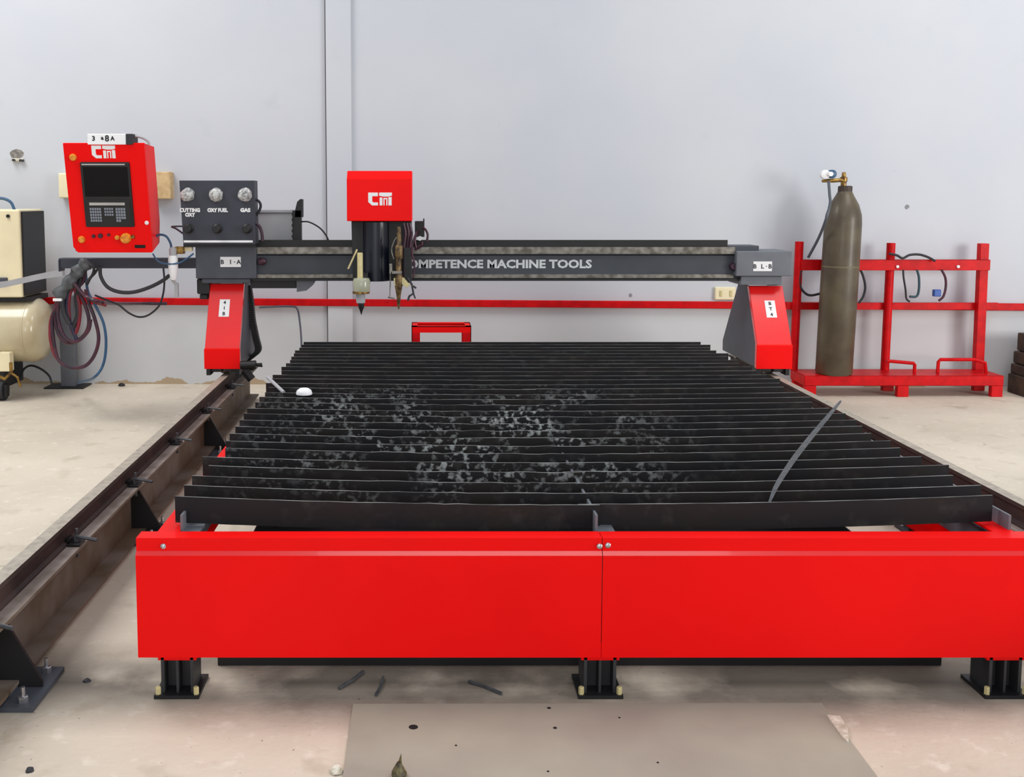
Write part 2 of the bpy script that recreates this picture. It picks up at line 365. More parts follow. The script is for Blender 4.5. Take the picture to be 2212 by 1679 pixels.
# legs: H sections on base plates
for j, yy in enumerate((PY + .012, (PY + YN) / 2, YN - .08)):
    for px in (382, 1297, 2174):
        x = at(px, 1500, PY).x; m = MB(); zt = ZB if j == 0 else .37
        if px == 1297 and j: zt = .40
        m.box((x - .052, yy, .012), (x - .042, yy + .11, zt)); m.box((x + .042, yy, .012), (x + .052, yy + .11, zt)); m.box((x - .042, yy + .05, .012), (x + .042, yy + .058, zt))
        m.box((x - .004, yy + .001, .012), (x + .004, yy + .05, zt))
        lg = m.build('leg', LEGB, table)
        m = MB(); m.box((x - .072, yy - .02, 0), (x + .072, yy + .13, .012)); bp = m.build('base_plate', BLACK, lg)
        if j == 0:
            MB().box((x - .062, yy, ZB - .016), (x + .062, yy + .1, ZB)).build('top_plate', RED, lg, bevel=.003)
            for s in (-1, 1):
                mb = MB(); hexbolt(mb, (x + s * .061, yy - .008, .012), .009, .022); mb.build('bolt', BONE, lg)
# slats
EL = [0, .0, .0, .03, -.02, .04, .02, .01, .01, .005, .0, -.005]
slat_y = []
for k in range(NS):
    y = Y0 + (YN - Y0) * k / (NS - 1) + (random.uniform(-.008, .008) if 0 < k < NS - 1 else 0); slat_y.append(y)
    q = k / (NS - 1); sag = .030 * (1 - q) ** 1.5
    xl = X(378, 1072, HS) + .0 + (EL[k] if k < len(EL) else random.uniform(-.02, .02)); xr = X(2165, 1076, HS) + random.uniform(-.03, .02) + (.02 if k % 7 == 3 else 0)
    spans = [(xl, BX[1] + .02, 0), (BX[1] - .05, xr, .009)] if k in (0, 3, 8, 15) else [(xl, xr, 0)]
    for (a, b, dy) in spans:
        m = MB(); n = 56 if len(spans) == 1 else 30; th = .006; hz = .115 if k else .088
        ph = random.uniform(0, 6); amp = .002
        for i in range(n + 1):
            x = a + (b - a) * i / n; u = (x - xl) / (xr - xl); wear = math.exp(-((x - .25) / .8) ** 2) * math.exp(-((y - 4.2) / 1.2) ** 2)
            z = HS - sag * 4 * u * (1 - u) + random.uniform(-.004, .001) * wear
            yy = y + dy + amp * math.sin(ph + x * 3.1)
            m.v += [Vector((x, yy, z - hz)), Vector((x, yy, z)), Vector((x, yy + th, z)), Vector((x, yy + th, z - hz))]
        for i in range(n):
            q0, q1 = 4 * i, 4 * i + 4
            for j in range(4):
                m.f.append([q0 + j, q1 + j, q1 + (j + 1) % 4, q0 + (j + 1) % 4]); m.m.append(1 if j == 1 else 0)
        m.f.append([0, 1, 2, 3]); m.m.append(0); m.f.append([4 * n + j for j in (3, 2, 1, 0)]); m.m.append(0)
        m.build('slat', [SLAT, EDGE], table)
# slag tray under the slats
tx0, tx1 = X(470, 1440, 0), X(2030, 1436, 0); ty = atz(1200, 1439, 0).y
m = MB(); tt = .006
m.box((tx0, ty, 0.002), (tx1, YN - .1, .008)); m.box((tx0, ty, .008), (tx1, ty + tt, .22)); m.box((tx0, YN - .1, .008), (tx1, YN - .094, .22))
m.box((tx0, ty + tt, .008), (tx0 + tt, YN - .1, .22)); m.box((tx1 - tt, ty + tt, .008), (tx1, YN - .1, .22))
tag(m.build('slag_tray', BLACK), 'wide shallow black steel tray on the floor underneath the cutting table', 'tray')

# ================================================================ track beams left and right
def track(xc, y0, y1, side, label, hand):
    hb, hf, hr = .028, .268, .36
    t = thing('track_beam', label, 'rail', (xc, (y0 + y1) / 2, 0), 'floor beams that carry the gantry')
    m = MB(); w2 = .075
    m.prism([(xc - w2, hb), (xc + w2, hb), (xc + w2, hb + .012), (xc + .006, hb + .012), (xc + .006, hf - .012), (xc + w2, hf - .012), (xc + w2, hf), (xc - w2, hf), (xc - w2, hf - .012), (xc - .006, hf - .012), (xc - .006, hb + .012), (xc - w2, hb + .012)], 'y', y0, y1)
    for j, f in enumerate(m.f):
        P = [m.v[i] for i in f]
        if len(f) == 4 and all(abs(p.z - hf) < 1e-5 for p in P): m.m[j] = 1
    m.build('beam', [IBEAM, FLANGE], t)
    m = MB()
    m.prism([(xc - .035, hf), (xc + .022, hf), (xc + .022, hf + .008), (xc + .010, hf + .016), (xc + .010, hr - .026), (xc + .026, hr - .018), (xc + .026, hr), (xc - .026, hr), (xc - .026, hr - .018), (xc - .010, hr - .026), (xc - .010, hf + .016), (xc - .035, hf + .008)], 'y', y0, y1)
    for j, f in enumerate(m.f):
        if not (len(f) == 4 and all(abs(m.v[i].z - hr) < 1e-5 for i in f)): m.m[j] = 1
    m.build('rail', [RAILTOP, RAILSIDE], t, label='rail with worn bright top')
    y = 3.02
    while y < y1 - .1:
        if y > y0 + .1:
            for s in (-1, 1):
                m = MB(); cxm = xc + s * .052
                m.box((cxm - .026, y - .035, hf), (cxm + .022, y + .035, hf + .012)); m.box((cxm - s * .03 - .008, y - .02, hf + .012), (cxm - s * .03 + .010, y + .02, hf + .03))
                cl = m.build('clamp', BLACK, t, bevel=.003)
                mb = MB(); hexbolt(mb, (cxm, y, hf + .012), .014, .016); mb.lathe([(.006, 0), (.006, .034)], (cxm, y, hf + .028), 'z', 8)
                mb.tube([(cxm, y, hf - .05), (cxm, y, hf)], .007, 6)
                if s == side: mb.tube([(cxm, y - .01, hf + .035), (cxm + s * .09, y - .04, hf + .03)], .007, 6)
                mb.build('bolt', SCRAP, cl)
        y += .80
    for y in (3.18, 4.70, 6.30):
        if y < y0: continue
        m = MB(); m.box((xc - .15, y - .14, 0), (xc + .17 * 1.0, y + .14, .016)); m.box((xc - .07, y - .1, .016), (xc + .07, y + .1, hb))
        bp = m.build('foot_plate', GREY, t, label='dark grey anchor plate')
        for s in (-1, 1):
            for q in (-1, 1):
                mb = MB(); hexbolt(mb, (xc + s * .125, y + q * .10, .016), .016, .018); mb.lathe([(.007, 0), (.007, .03)], (xc + s * .125, y + q * .10, .034), 'z', 8); mb.build('anchor_bolt', CHROME, bp)
            m = MB(); xa, xb = xc + s * .008, xc + s * .15
            m.prism([(xa, .018), (xb, .018), (xb, .035), (xa + s * .02, hf - .013), (xa, hf - .013)], 'y', y - .006, y + .006); m.build('gusset', BLACK, t, label='black triangular stiffener')
    return t
XLR, XRR = -1.387, 2.445
track(XLR, 2.75, 8.0, 1, 'dark steel floor beam with bolted rail left of the cutting table', 1)
track(XRR, 2.75, 8.0, -1, 'steel floor beam with pale rail right of the cutting table', -1)

# ================================================================ gantry
GY = 7.15
gantry = thing('gantry', 'dark grey bridge gantry with red legs spanning the far end of the table', 'gantry', ((XLR + XRR) / 2, GY + .1, .36))
m = MB(); m.pbox(540, 552, 1640, 606, GY + .01, .22); m.pbox(540, 531, 1640, 552, GY + .03, .20); m.build('beam', BEAMG, gantry, bevel=.004)
m = MB(); m.pbox(545, 534, 1588, 549, GY - .012, .03); m.pbox(545, 593, 1584, 601, GY - .006, .02); m.build('guide_rail', STEEL, gantry, bevel=.002, label='worn steel slide rail')
m = MB(); m.pbox(553, 521, 1572, 533, GY + .02, .16); m.pbox(553, 518.5, 1572, 521, GY + .02, .006); m.build('cable_tray', BLACK, gantry)
m = MB(); m.pbox(545, 602, 1600, 607, GY - .004, .03); m.build('lower_lip', BLACK, gantry)
lp = at(1065, 571, GY + .0085)
a, b = at(872, 571, GY).x, at(1279, 571, GY).x
lettering('COMPETENCE MACHINE TOOLS', ((a + b) / 2 - .02, lp.y, at(1065, 570.5, GY).z), .056, LETTER, gantry, width=b - a + .04, bold=.0030)
# end caps
m = MB(); m.pbox(423, 532, 553, 602, GY - .05, .34); m.pbox(436, 602, 540, 612, GY - .03, .30); lc = m.build('end_cap', GREY, gantry, bevel=.006)
m = MB(); m.pbox(1590, 543, 1712, 597, GY - .05, .34); m.pbox(1600, 597, 1690, 616, GY - .03, .30); rc = m.build('end_cap', GREY2, gantry, bevel=.006)
def sticker(x0, y0, x1, y1, Y, par, txt, vert=False, chars=None):
    m = MB(); m.pbox(x0, y0, x1, y1, Y, .0015); st = m.build('sticker', WHITE, par, label='small white sticker with black marks')
    n = len(chars)
    for i, ch in enumerate(chars):
        u = (i + .5) / n
        p = at(x0 + (x1 - x0) * u, (y0 + y1) / 2, Y - .0002) if not vert else at((x0 + x1) / 2, y0 + (y1 - y0) * u, Y - .0002)
        if ch.strip(): lettering(ch, p, .030 if not vert else .026, INK, st, spin=-math.pi / 2 if vert else 0, bold=.001)
    return st
sticker(476, 555, 520, 577, GY - .0525, lc, '', chars=['B', ' ', '1', '.', 'A'])
sticker(1627, 565, 1668, 586, GY - .0525, rc, '', chars=['B', ' ', 'L', '.', 'B'])
# small red-brown couplings beside the caps
for px, py in ((559, 565), (1586, 576)):
    m = MB(); p = at(px, py, GY - .03); m.lathe([(.022, 0), (.026, .01), (.026, .035), (.014, .05)], p, 'x' if px < 1000 else 'y', 12)
    m.build('coupling', PURP, gantry, smooth=True)
# legs
for xc, side, cap in ((-1.396, 1, 'l'), (2.430, -1, 'r')):
    YF, YT = GY - .15, GY + .06; w2 = .12
    ztop = at(490, 613, YT).z if side > 0 else at(1652, 618, YT).z
    m = MB()
    for s in (-1, 1):
        xa = xc + s * (w2 - .012)
        m.prism([(YF + .01, .42), (YF + .82, .42), (YF + .82, .50), (YT + .26, ztop), (YT + .01, ztop), (YF + .01, .56)], 'x', xa - .005, xa + .005)
    m.prism([(YF + .8, .43), (YF + .81, .50), (YT + .25, ztop - .02), (YT + .23, ztop - .02), (YF + .78, .50), (YF + .78, .43)], 'x', xc - w2 + .02, xc + w2 - .02)
    m.build('leg_frame', GREY, gantry, label='dark grey tapering leg plates')
    m = MB(); zk = .56 if side > 0 else .585; zb = .415
    m.prism([(YF - .012, zb), (YF - .012, zk), (YT - .005, ztop), (YT + .04, ztop), (YF + .035, zk), (YF + .035, zb)], 'x', xc - w2, xc + w2)
    cv = m.build('leg_cover', REDG, gantry, bevel=.004)
    # lip where the two sheets of the cover meet
    m = MB(); m.prism([(YF - .020, zb - .002), (YF - .020, zk - .008), (YF - .012, zk - .004), (YF - .012, zb - .002)], 'x', xc - w2 - .004, xc + w2 + .004); m.build('lower_cover', RED, cv, bevel=.002)
    # vertical sticker on the sloping cover
    uz = ztop - .165 if side > 0 else ztop - .155
    fy = (uz - zk) / (ztop - zk) * (YT - .005 - YF + .012) + YF - .012
    tilt = math.atan2(YT - .005 - YF + .012, ztop - zk)
    m = MB(); m.box((-.036, -.0022, -.065), (.036, -.0006, .065))
    Rm = Matrix.Translation((xc + (-.005 if side > 0 else .01), fy, uz)) @ Matrix.Rotation(-tilt, 4, 'X')
    m.v = [Rm @ v for v in m.v]
    st = m.build('sticker', WHITE, cv, label='upright white sticker with black marks')
    for i, ch in enumerate(['4', '1', 'B'] if side > 0 else ['B', 'T', '4']):
        p = Rm @ Vector((0, -.0026, .042 - .042 * i))
        lettering(ch, p, .024, INK, st, spin=0, rx=math.pi / 2 - tilt, bold=.001)
    # end carriage with wheels on the rail
    m = MB(); m.box((xc - .085, YF + .02, .405), (xc + .085, YF + .92, .49)); ca = m.build('end_carriage', BLACK, gantry, bevel=.006)
    for yy in (YF + .12, YF + .78):
        m = MB(); m.lathe([(.05, -.03), (.055, -.028), (.055, .028), (.05, .03)], (xc, yy, .415), 'x', 20); m.build('wheel', STEEL, ca, smooth=True)
    for s in (-1, 1):
        m = MB(); m.box((xc + s * .10 - .015, YF - .0, .365), (xc + s * .10 + .015, YF + .10, .42)); m.box((xc + s * .06 - .05, YF + .02, .385), (xc + s * .06 + .05, YF + .08, .41)); m.build('rail_scraper', BLACK, ca, bevel=.003)
# drive motor and rod sticking out on the table side of the left leg
m = MB(); m.tube([at(520, 789, 6.98), at(553, 788, 6.98)], .030, 10); m.tube([at(550, 788, 6.98), at(566, 787, 6.98)], .010, 8); m.tube([at(528, 800, 7.0), at(544, 820, 7.0)], .03, 8)
m.build('rail_drive', BLACK, gantry, smooth=True)
# cable chain hanging along the left leg
pts = hose_pts([(536, 616), (541, 650), (545, 690), (553, 730), (558, 756), (545, 770), (532, 780)], GY + .32)
ch = MB()
for i in range(len(pts) - 1):
    c = (pts[i] + pts[i + 1]) / 2; d = (pts[i + 1] - pts[i]).length * .45
    ch.box((c.x - .022, c.y - .03, c.z - d), (c.x + .022, c.y + .03, c.z + d))
ch.build('cable_chain', BLACK, gantry)
# boxes behind and under the beam, left span
m = MB(); m.pbox(556, 460, 632, 521, GY + .20, .16); m.pbox(548, 453, 636, 460, GY + .19, .18); g = m.build('junction_box', LGREY, gantry, bevel=.004)
m = MB(); m.pbox(540, 606, 640, 623, GY + .05, .14); m.build('drive_housing', BLACK, gantry, bevel=.004)
m = MB(); m.pbox(425, 602, 452, 636, GY + .02, .1); m.build('motor', BLACK, gantry, bevel=.012)
m = MB(); m.pbox(431, 636, 449, 647, GY + .04, .07); m.build('motor_cap', BLACK, gantry, bevel=.008)
m = MB()
a, b2 = at(641, 604, GY + .02), at(683, 604, GY + .02)
m.prism([(at(641, 604, GY + .02).x, at(641, 604, GY + .02).z), (at(683, 604, GY + .02).x, at(683, 604, GY + .02).z), (at(676, 616, GY + .02).x, at(676, 616, GY + .02).z), (at(662, 628, GY + .02).x, at(662, 628, GY + .02).z), (at(641, 631, GY + .02).x, at(641, 631, GY + .02).z)], 'y', GY + .02, GY + .06)
m.build('bracket', GREY2, gantry)
m = MB(); m.pbox(632, 455, 650, 521, GY + .1, .06); p = [at(x, y, GY) for x, y in ((633, 470), (634, 452), (638, 436), (645, 430), (650, 431), (650, 470))]
m.prism([(q.x, q.z) for q in p], 'y', GY + .10, GY + .16)
for i in range(5): m.pbox(630, 460 + i * 12, 633, 466 + i * 12, GY + .09, .05)
m.build('cable_chain', BLACK, gantry)
m = MB(); m.tube(hose_pts([(650, 479), (668, 480), (690, 492), (704, 508), (711, 523)], GY + .13), .006, 6); m.build('cable', RUBBER, gantry, smooth=True)
# side arm carrying the console
m = MB(); m.pbox(127, 558, 424, 580, GY + .02, .09); m.pbox(126, 561, 128, 587, GY + .01, .11); m.build('side_arm', mat('slate_paint', (50, 54, 66), .5), gantry, bevel=.004)

# ================================================================ gas control panel
gp = thing('gas_control_box', 'charcoal gas control box with three film-wrapped gauges above the left gantry leg', 'control box', at(468, 528, 7.05))
def pr(mb, pts, Y, d, mi=0):
    q = [at(x, y, Y) for x, y in pts]; return mb.prism([(p.x, p.z) for p in q], 'y', Y, Y + d, mi)
m = MB(); pr(m, [(387, 390), (549, 390), (552, 528), (396, 528)], 7.0, .14); m.build('body', PANELG, gp, bevel=.003)
m = MB(); m.pbox(396, 526, 552, 534, 7.04, .2); m.build('mount', BLACK, gp)
for px in (406, 468, 529.5):
    p = at(px, 421, 7.0); m = MB(); m.lathe([(.040, 0), (.040, -.030), (.036, -.034)], p, 'y', 24); gg = m.build('gauge', BLACK, gp, smooth=True)
    m = MB(); n = 18
    prof = [(.046, .0), (.047, -.018), (.043, -.034), (.028, -.046), (.010, -.050)]
    m.lathe(prof, p, 'y', n)
    for i, v in enumerate(m.v):
        d = v - p; k = 1 + random.uniform(-.09, .09); m.v[i] = p + Vector((d.x * k, d.y, d.z * k))
    m.build('plastic_wrap', CRINKLE, gg, label='crumpled clear plastic wrapped over the gauge')
for px in (408, 470, 534):
    p = at(px, 494, 7.0); m = MB(); m.lathe([(.034, 0), (.034, -.012), (.027, -.02), (.027, -.05), (.022, -.055)], p, 'y', 20); m.build('knob', BLACK, gp, smooth=True)
m = MB(); m.pbox(397, 519.5, 546, 524, 6.997, .004); m.build('white_strip', WHITE, gp)
for s, px, py, wpx in (('CUTTING', 410, 454, 44), ('OXY', 411, 464, 22), ('OXY FUEL', 470, 454, 44), ('GAS', 530, 454, 22)):
    p = at(px, py, 6.9985); lettering(s, p, .024, WHITE, gp, width=wpx / 314, bold=.0022)
m = MB(); m.tube(hose_pts([(548, 428), (560, 436), (563, 447), (556, 462), (546, 470)], 7.06), .009, 8); m.build('hose', RUBBER, gp, smooth=True)
m = MB(); m.tube(hose_pts([(552, 482), (561, 490), (566, 506), (567, 521)], 7.03), .011, 8); m.tube(hose_pts([(396, 505), (380, 494), (371, 490), (385, 489), (394, 489)], 7.04), .007, 6); m.build('hose', PURP, gp, smooth=True)

# ================================================================ operator console
U = 2200 / 6.93          # px per metre at the console
def cl(px, py): return (px - 241.5) / U, (430 - py) / U
con = thing('console', 'red operator console with black screen and keypad on the gantry side arm', 'console', at(234, 429.5, 6.88), rot=(math.radians(11.5), 0, 0))
hw, hh = 171 / U / 2, 233 / U / 2 / math.cos(math.radians(11.5))
m = MB(); m.prism([(-hw, hh), (hw, hh), (hw, -hh + .004), (hw - .012, -hh), (-hw + .028, -hh), (-hw, -hh + .04)], 'y', 0, .02)
m.build('door', RED, con, bevel=.003, local=True)
m = MB(); m.prism([(.02, hh - .004), (.25, hh - .062), (.25, -hh + .16), (.20, -hh + .02), (.02, -hh + .004)], 'x', -hw + .006, hw + .0); m.build('housing', RED, con, bevel=.003, local=True)
def lb(mb, x0, y0, x1, y1, Yf, d, mi=0):
    a, b = lpnt(x0, y0), lpnt(x1, y1); return mb.box((a.x, Yf, b.z), (b.x, Yf + d, a.z), mi)
def lpnt(x, y): return Vector(((x - 229) / U, 0, (429.5 - y) / U * 1.02))   # upright frame centred on the door
# (x, y here are measured in the console's own upright frame)
m = MB(); lb(m, 176, 352, 281, 490, -.012, .02); bz = m.build('bezel', BLACK, con, bevel=.008, local=True)
m = MB(); lb(m, 182, 362, 276, 424, -.0135, .004); m.build('screen', BLACKG, bz, local=True)
m = MB(); lb(m, 180, 355, 272, 358, -.016, .006); m.build('silver_strip', CHROME, bz, local=True, bevel=.002)
m = MB(); lb(m, 182, 432, 276, 486, -.015, .004); kp = m.build('keypad', BLACK, bz, local=True, bevel=.004)
m = MB(); lb(m, 189, 436.5, 265, 442.5, -.018, .004); m.build('silver_strip', CHROME, kp, local=True, bevel=.001)
m = MB()
for r in range(5):
    for c in range(5): lb(m, 189 + c * 5, 448 + r * 6.2, 192.8 + c * 5, 452.6 + r * 6.2, -.018, .004)
for r in range(3):
    for c in range(4): lb(m, 220 + c * 5, 448 + r * 6.2, 223.8 + c * 5, 452.2 + r * 6.2, -.018, .004)
for r in range(5):
    for c in range(4 if r < 4 else 2): lb(m, 244 + c * 5.4, 448 + r * 6.2, 248.4 + c * 5.4, 453 + r * 6.2, -.018, .004)
m.build('keys', KEY, kp, local=True)['kind'] = 'stuff'
for x, y, r, d, mt, nm in ((163, 342, .024, .02, YEL, 'lock_knob'), (164, 517, .024, .02, YEL, 'lock_knob'), (260, 514, .036, .035, YEL, 'stop_button'), (241, 513, .017, .014, YEL, 'button'), (275, 511, .014, .012, BRASS, 'button'), (190, 510, .013, .01, PURP, 'button'), (205, 509, .017, .012, PURP, 'button'), (223, 507, .011, .01, PURP, 'button'), (307, 481, .014, .006, WHITE, 'badge')):
    p = lpnt(x, y); m = MB(); m.lathe([(r, 0), (r, -d * .6), (r * .8, -d), (r * .35, -d)], p, 'y', 16); m.build(nm, mt, con, smooth=True, local=True)
m = MB(); lb(m, 277, 529, 300, 536, -.004, .006); m.build('slot', HOLE, con, local=True, bevel=.003)
p = lpnt(228, 331); logo((p.x, 0, p.z), 50 / U, 27 / U, con, local=True)
# white control module on top of the console
mod = thing('module_box', 'small white module with black end cap lying on top of the red console', 'box', at(236, 312, 6.86))
m = MB(); m.pbox(189, 289, 272, 312.5, 6.80, .12); bd = m.build('body', WHITE, mod, bevel=.004)
m = MB(); m.pbox(272, 289, 286, 312.5, 6.795, .13); m.build('end_cap', RUBBER, mod, bevel=.003)
for px, ch, hgt in ((202, '3', .03), (221, 'a', .026), (231, '8', .04), (243, 'A', .026)):
    lettering(ch, at(px, 299, 6.7995), hgt, INK, bd, bold=.0015)
m = MB(); m.tube(hose_pts([(286, 294), (298, 295), (311, 299), (320, 306), (322, 313)], 6.86), .009, 8); m.build('cable', LGREY, mod, smooth=True)

# ================================================================ cutting head
HY = 6.82
hd = thing('torch_carriage', 'torch carriage with square red cover and black back riding on the beam', 'torch carriage', at(820, 600, 6.9))
m = MB(); z0, z1, zc_ = at(0, 478, HY).z, at(0, 369, HY + .04).z, at(0, 386, HY).z; xa, xb = at(749, 420, HY).x, at(890, 420, HY).x
m.prism([(HY, z0), (HY, zc_), (HY + .06, z1), (HY + .34, z1), (HY + .34, z0)], 'x', xa, xb)
cov = m.build('cover', RED, hd, bevel=.005)
p = at(821, 430, HY); logo(p, 50 / 316, 27 / 316, cov)
m = MB(); pr(m, [(759, 478), (889, 478), (889, 606), (840, 607), (762, 604)], HY + .12, .18); m.build('back_plate', BLACK, hd, bevel=.003)
m = MB(); m.lathe([(.09, 0), (.09, .40)], Vector((at(812, 540, HY + .1).x, HY + .13, at(0, 607, HY + .1).z)), 'z', 24); m.build('lifter_housing', mat('blue_black_paint', (20, 24, 38), .3), hd, smooth=True)
def stack(prof, px, py, Y):    # prof: (r, py) list -> lathe along z
    c = at(px, py, Y); return [(r, at(px, q, Y).z - c.z) for r, q in prof], c
tr = [('plasma_torch', 'torch_body', BONE, 778, [(.019, 602), (.019, 548), (.016, 546)]),
      (None, 'collar', GLASSY, 781, [(.030, 634), (.052, 632), (.056, 628), (.058, 606), (.050, 601), (.024, 600)]),
      (None, 'collar_band', BRASS, 780, [(.053, 634.5), (.058, 634), (.058, 630), (.053, 629)]),
      (None, 'shield_cup', LGREY, 779, [(.020, 656), (.030, 654), (.031, 634)]),
      (None, 'nozzle', BLACK, 780, [(.002, 680), (.010, 671), (.020, 664), (.021, 655)])]
base = None
for nm0, nm, mt, px, prof in tr:
    pf, c = stack(prof, px, 600, HY - .03); m = MB(); m.lathe(pf, c, 'z', 20)
    o = m.build('plasma_torch' if nm0 else nm, mt, hd if nm0 else base, smooth=True, label='cream plasma torch body' if nm0 else None)
    if nm0: base = o
m = MB(); m.box((at(766, 0, HY).x, HY - .02, at(0, 600, HY).z), (at(792, 0, HY).x, HY + .13, at(0, 590, HY).z)); m.build('torch_clamp', BLACK, base)
m = MB(); m.tube([at(752, 581, HY - .02), at(768, 547, HY - .02), at(771, 540, HY + .02)], .006, 6); m.build('wire', BONE, base)
# oxy-fuel torch
pf, c = stack([(.022, 560), (.026, 552), (.026, 532), (.016, 528), (.014, 495), (.010, 490)], 862, 540, HY - .03)
m = MB(); m.lathe(pf, c, 'z', 16); ox = m.build('flame_torch', BRASSD, hd, smooth=True, label='tarnished brass flame torch')
m = MB(); pf, c = stack([(.004, 668), (.010, 660), (.014, 640), (.022, 625), (.030, 612), (.030, 600), (.020, 590), (.018, 560)], 861, 600, HY - .03); m.lathe(pf, c, 'z', 16); m.build('torch_tip', BRASSD, ox, smooth=True)
m = MB(); m.pbox(844, 586, 868, 592, HY - .06, .05); m.pbox(841, 570, 847, 592, HY - .06, .02); m.build('torch_clamp', STEEL, ox, bevel=.002)
m = MB(); m.tube([at(880, 600, HY - .04), at(890, 615, HY - .04), at(893, 634, HY - .04), at(884, 640, HY - .04), at(881, 650, HY - .04)], .008, 6)
m.tube([at(893, 618, HY - .04), at(899, 623, HY - .04)], .007, 6); m.tube([at(893, 634, HY - .04), at(897, 645, HY - .04)], .005, 6); m.build('igniter', RUBBER, ox)
m = MB()
for dx in (0, 7, 13): m.tube(hose_pts([(872 + dx, 604), (874 + dx, 570), (873 + dx, 535), (876 + dx, 505), (872 + dx, 482)], HY + .02), .010, 8)
m.tube(hose_pts([(893, 600), (895, 570), (890, 545), (893, 520), (900, 500)], HY - .01), .006, 6)
m.build('hose', PURP, ox, smooth=True)
m = MB(); m.tube(hose_pts([(851, 560), (846, 540), (852, 520), (858, 512)], HY - .03), .005, 6); m.tube(hose_pts([(842, 570), (843, 605), (842, 640)], HY - .03), .004, 6); m.tube([at(838, 642, HY - .03), at(852, 645, HY - .03)], .006, 6); m.build('sensor_wire', STEEL, ox, smooth=True)
m = MB(); m.pbox(872, 535, 889, 611, HY - .01, .13); m.build('torch_mount', BLACK, ox, bevel=.003)
m = MB(); pr(m, [(850, 601), (872, 600), (886, 616), (878, 622), (868, 614), (852, 618)], HY - .05, .03); m.build('heat_shield', BONE, ox, bevel=.002)
# valve block behind the head on the beam
m = MB(); m.pbox(896, 478, 917, 512, GY - .03, .08); m.pbox(914, 472, 917, 480, GY - .03, .02); vb = m.build('valve_block', BLACK, hd, bevel=.004)
m = MB(); m.lathe([(.016, 0), (.016, -.02)], at(907, 515, GY - .03), 'y', 12); m.build('fitting', WHITE, vb, smooth=True)
m = MB(); m.tube(hose_pts([(900, 540), (896, 520), (900, 505), (906, 500)], GY - .05), .009, 8); m.tube(hose_pts([(922, 522), (924, 508), (920, 497), (914, 492)], GY - .03), .008, 8); m.tube(hose_pts([(912, 522), (910, 530), (902, 536), (896, 540)], GY - .05), .010, 8); m.build('hose', PURP, vb, smooth=True)

# ================================================================ air filter unit and hoses left of the gantry
fr = thing('air_filter', 'white air filter and pressure regulator hanging below the side arm', 'air filter', at(374, 580, 7.08))
pf, c = stack([(.016, 605), (.020, 602), (.024, 598), (.034, 578), (.034, 560), (.030, 552)], 374, 570, 7.05); m = MB(); m.lathe(pf, c, 'z', 18); m.build('bowl', WHITE, fr, smooth=True)
pf, c = stack([(.026, 552), (.028, 545), (.028, 538), (.018, 534)], 374, 545, 7.05); m = MB(); m.lathe(pf, c, 'z', 16); m.build('head', LGREY, fr, smooth=True)
m = MB(); m.pbox(378, 533, 396, 549, 7.04, .06); m.build('valve', BRASS, fr, bevel=.005); m = MB(); m.pbox(398, 527, 414, 543, 7.08, .05); m.build('gauge_box', CREAM, fr, bevel=.005)
m = MB(); m.pbox(377, 612, 384, 642, 7.07, .03); m.tube([at(372, 604, 7.06), at(380, 614, 7.08)], .012, 8); m.build('muffler', LGREY, fr, bevel=.003)
def hose(name, label, pix, Y, r, mt, cat='hose', n=8):
    m = MB(); m.tube(hose_pts(pix, Y), r, n); return tag(m.build(name, mt, smooth=True), label, cat)
hose('hose', 'thick black hose sagging from the side arm to the white air filter', [(216, 578), (218, 598), (232, 620), (258, 631), (290, 631), (325, 620), (352, 606), (366, 595)], 7.06, .013, RUBBER)
hose('cable', 'thin black cable dropping from the side arm and looping under the wall rail', [(353, 580), (355, 605), (353, 632), (344, 660), (322, 680), (300, 685), (278, 676), (258, 660), (240, 652), (205, 638)], 7.2, .007, RUBBER, 'cable')
hose('hose', 'short blue hose arching between the red console and the white air filter', [(326, 545), (329, 520), (342, 508), (358, 510), (368, 525), (370, 537)], 7.06, .008, BLUE)
hose('hose', 'thin blue hose curving under the brass valve of the air filter', [(330, 548), (340, 563), (358, 570), (384, 569), (402, 560), (418, 548)], 7.02, .006, BLUE)
hose('cable', 'thin grey cable hanging down the wall just left of the table end', [(560, 664, 8.45), (625, 662, 8.45), (642, 668, 8.45), (648, 700, 8.4), (651, 738, 8.0), (652, 790, 7.6)], 8.4, .008, GREY, 'cable')
# pedestal
ped = thing('pedestal', 'slim grey steel post bolted to the floor below the red console', 'post', atz(146, 838, 0))
yb = atz(146, 838, 0).y
m = MB(); a, b = at(132, 838, yb), at(163, 838, yb); m.box((a.x, yb, .01), (b.x, yb + .08, at(0, 640, yb).z)); m.build('column', GREY2, ped, bevel=.004)
m = MB(); a, b = at(100, 838, yb), at(185, 838, yb); m.box((a.x, yb - .06, 0), (b.x, yb + .16, .012)); m.build('base_plate', BLACK, ped)
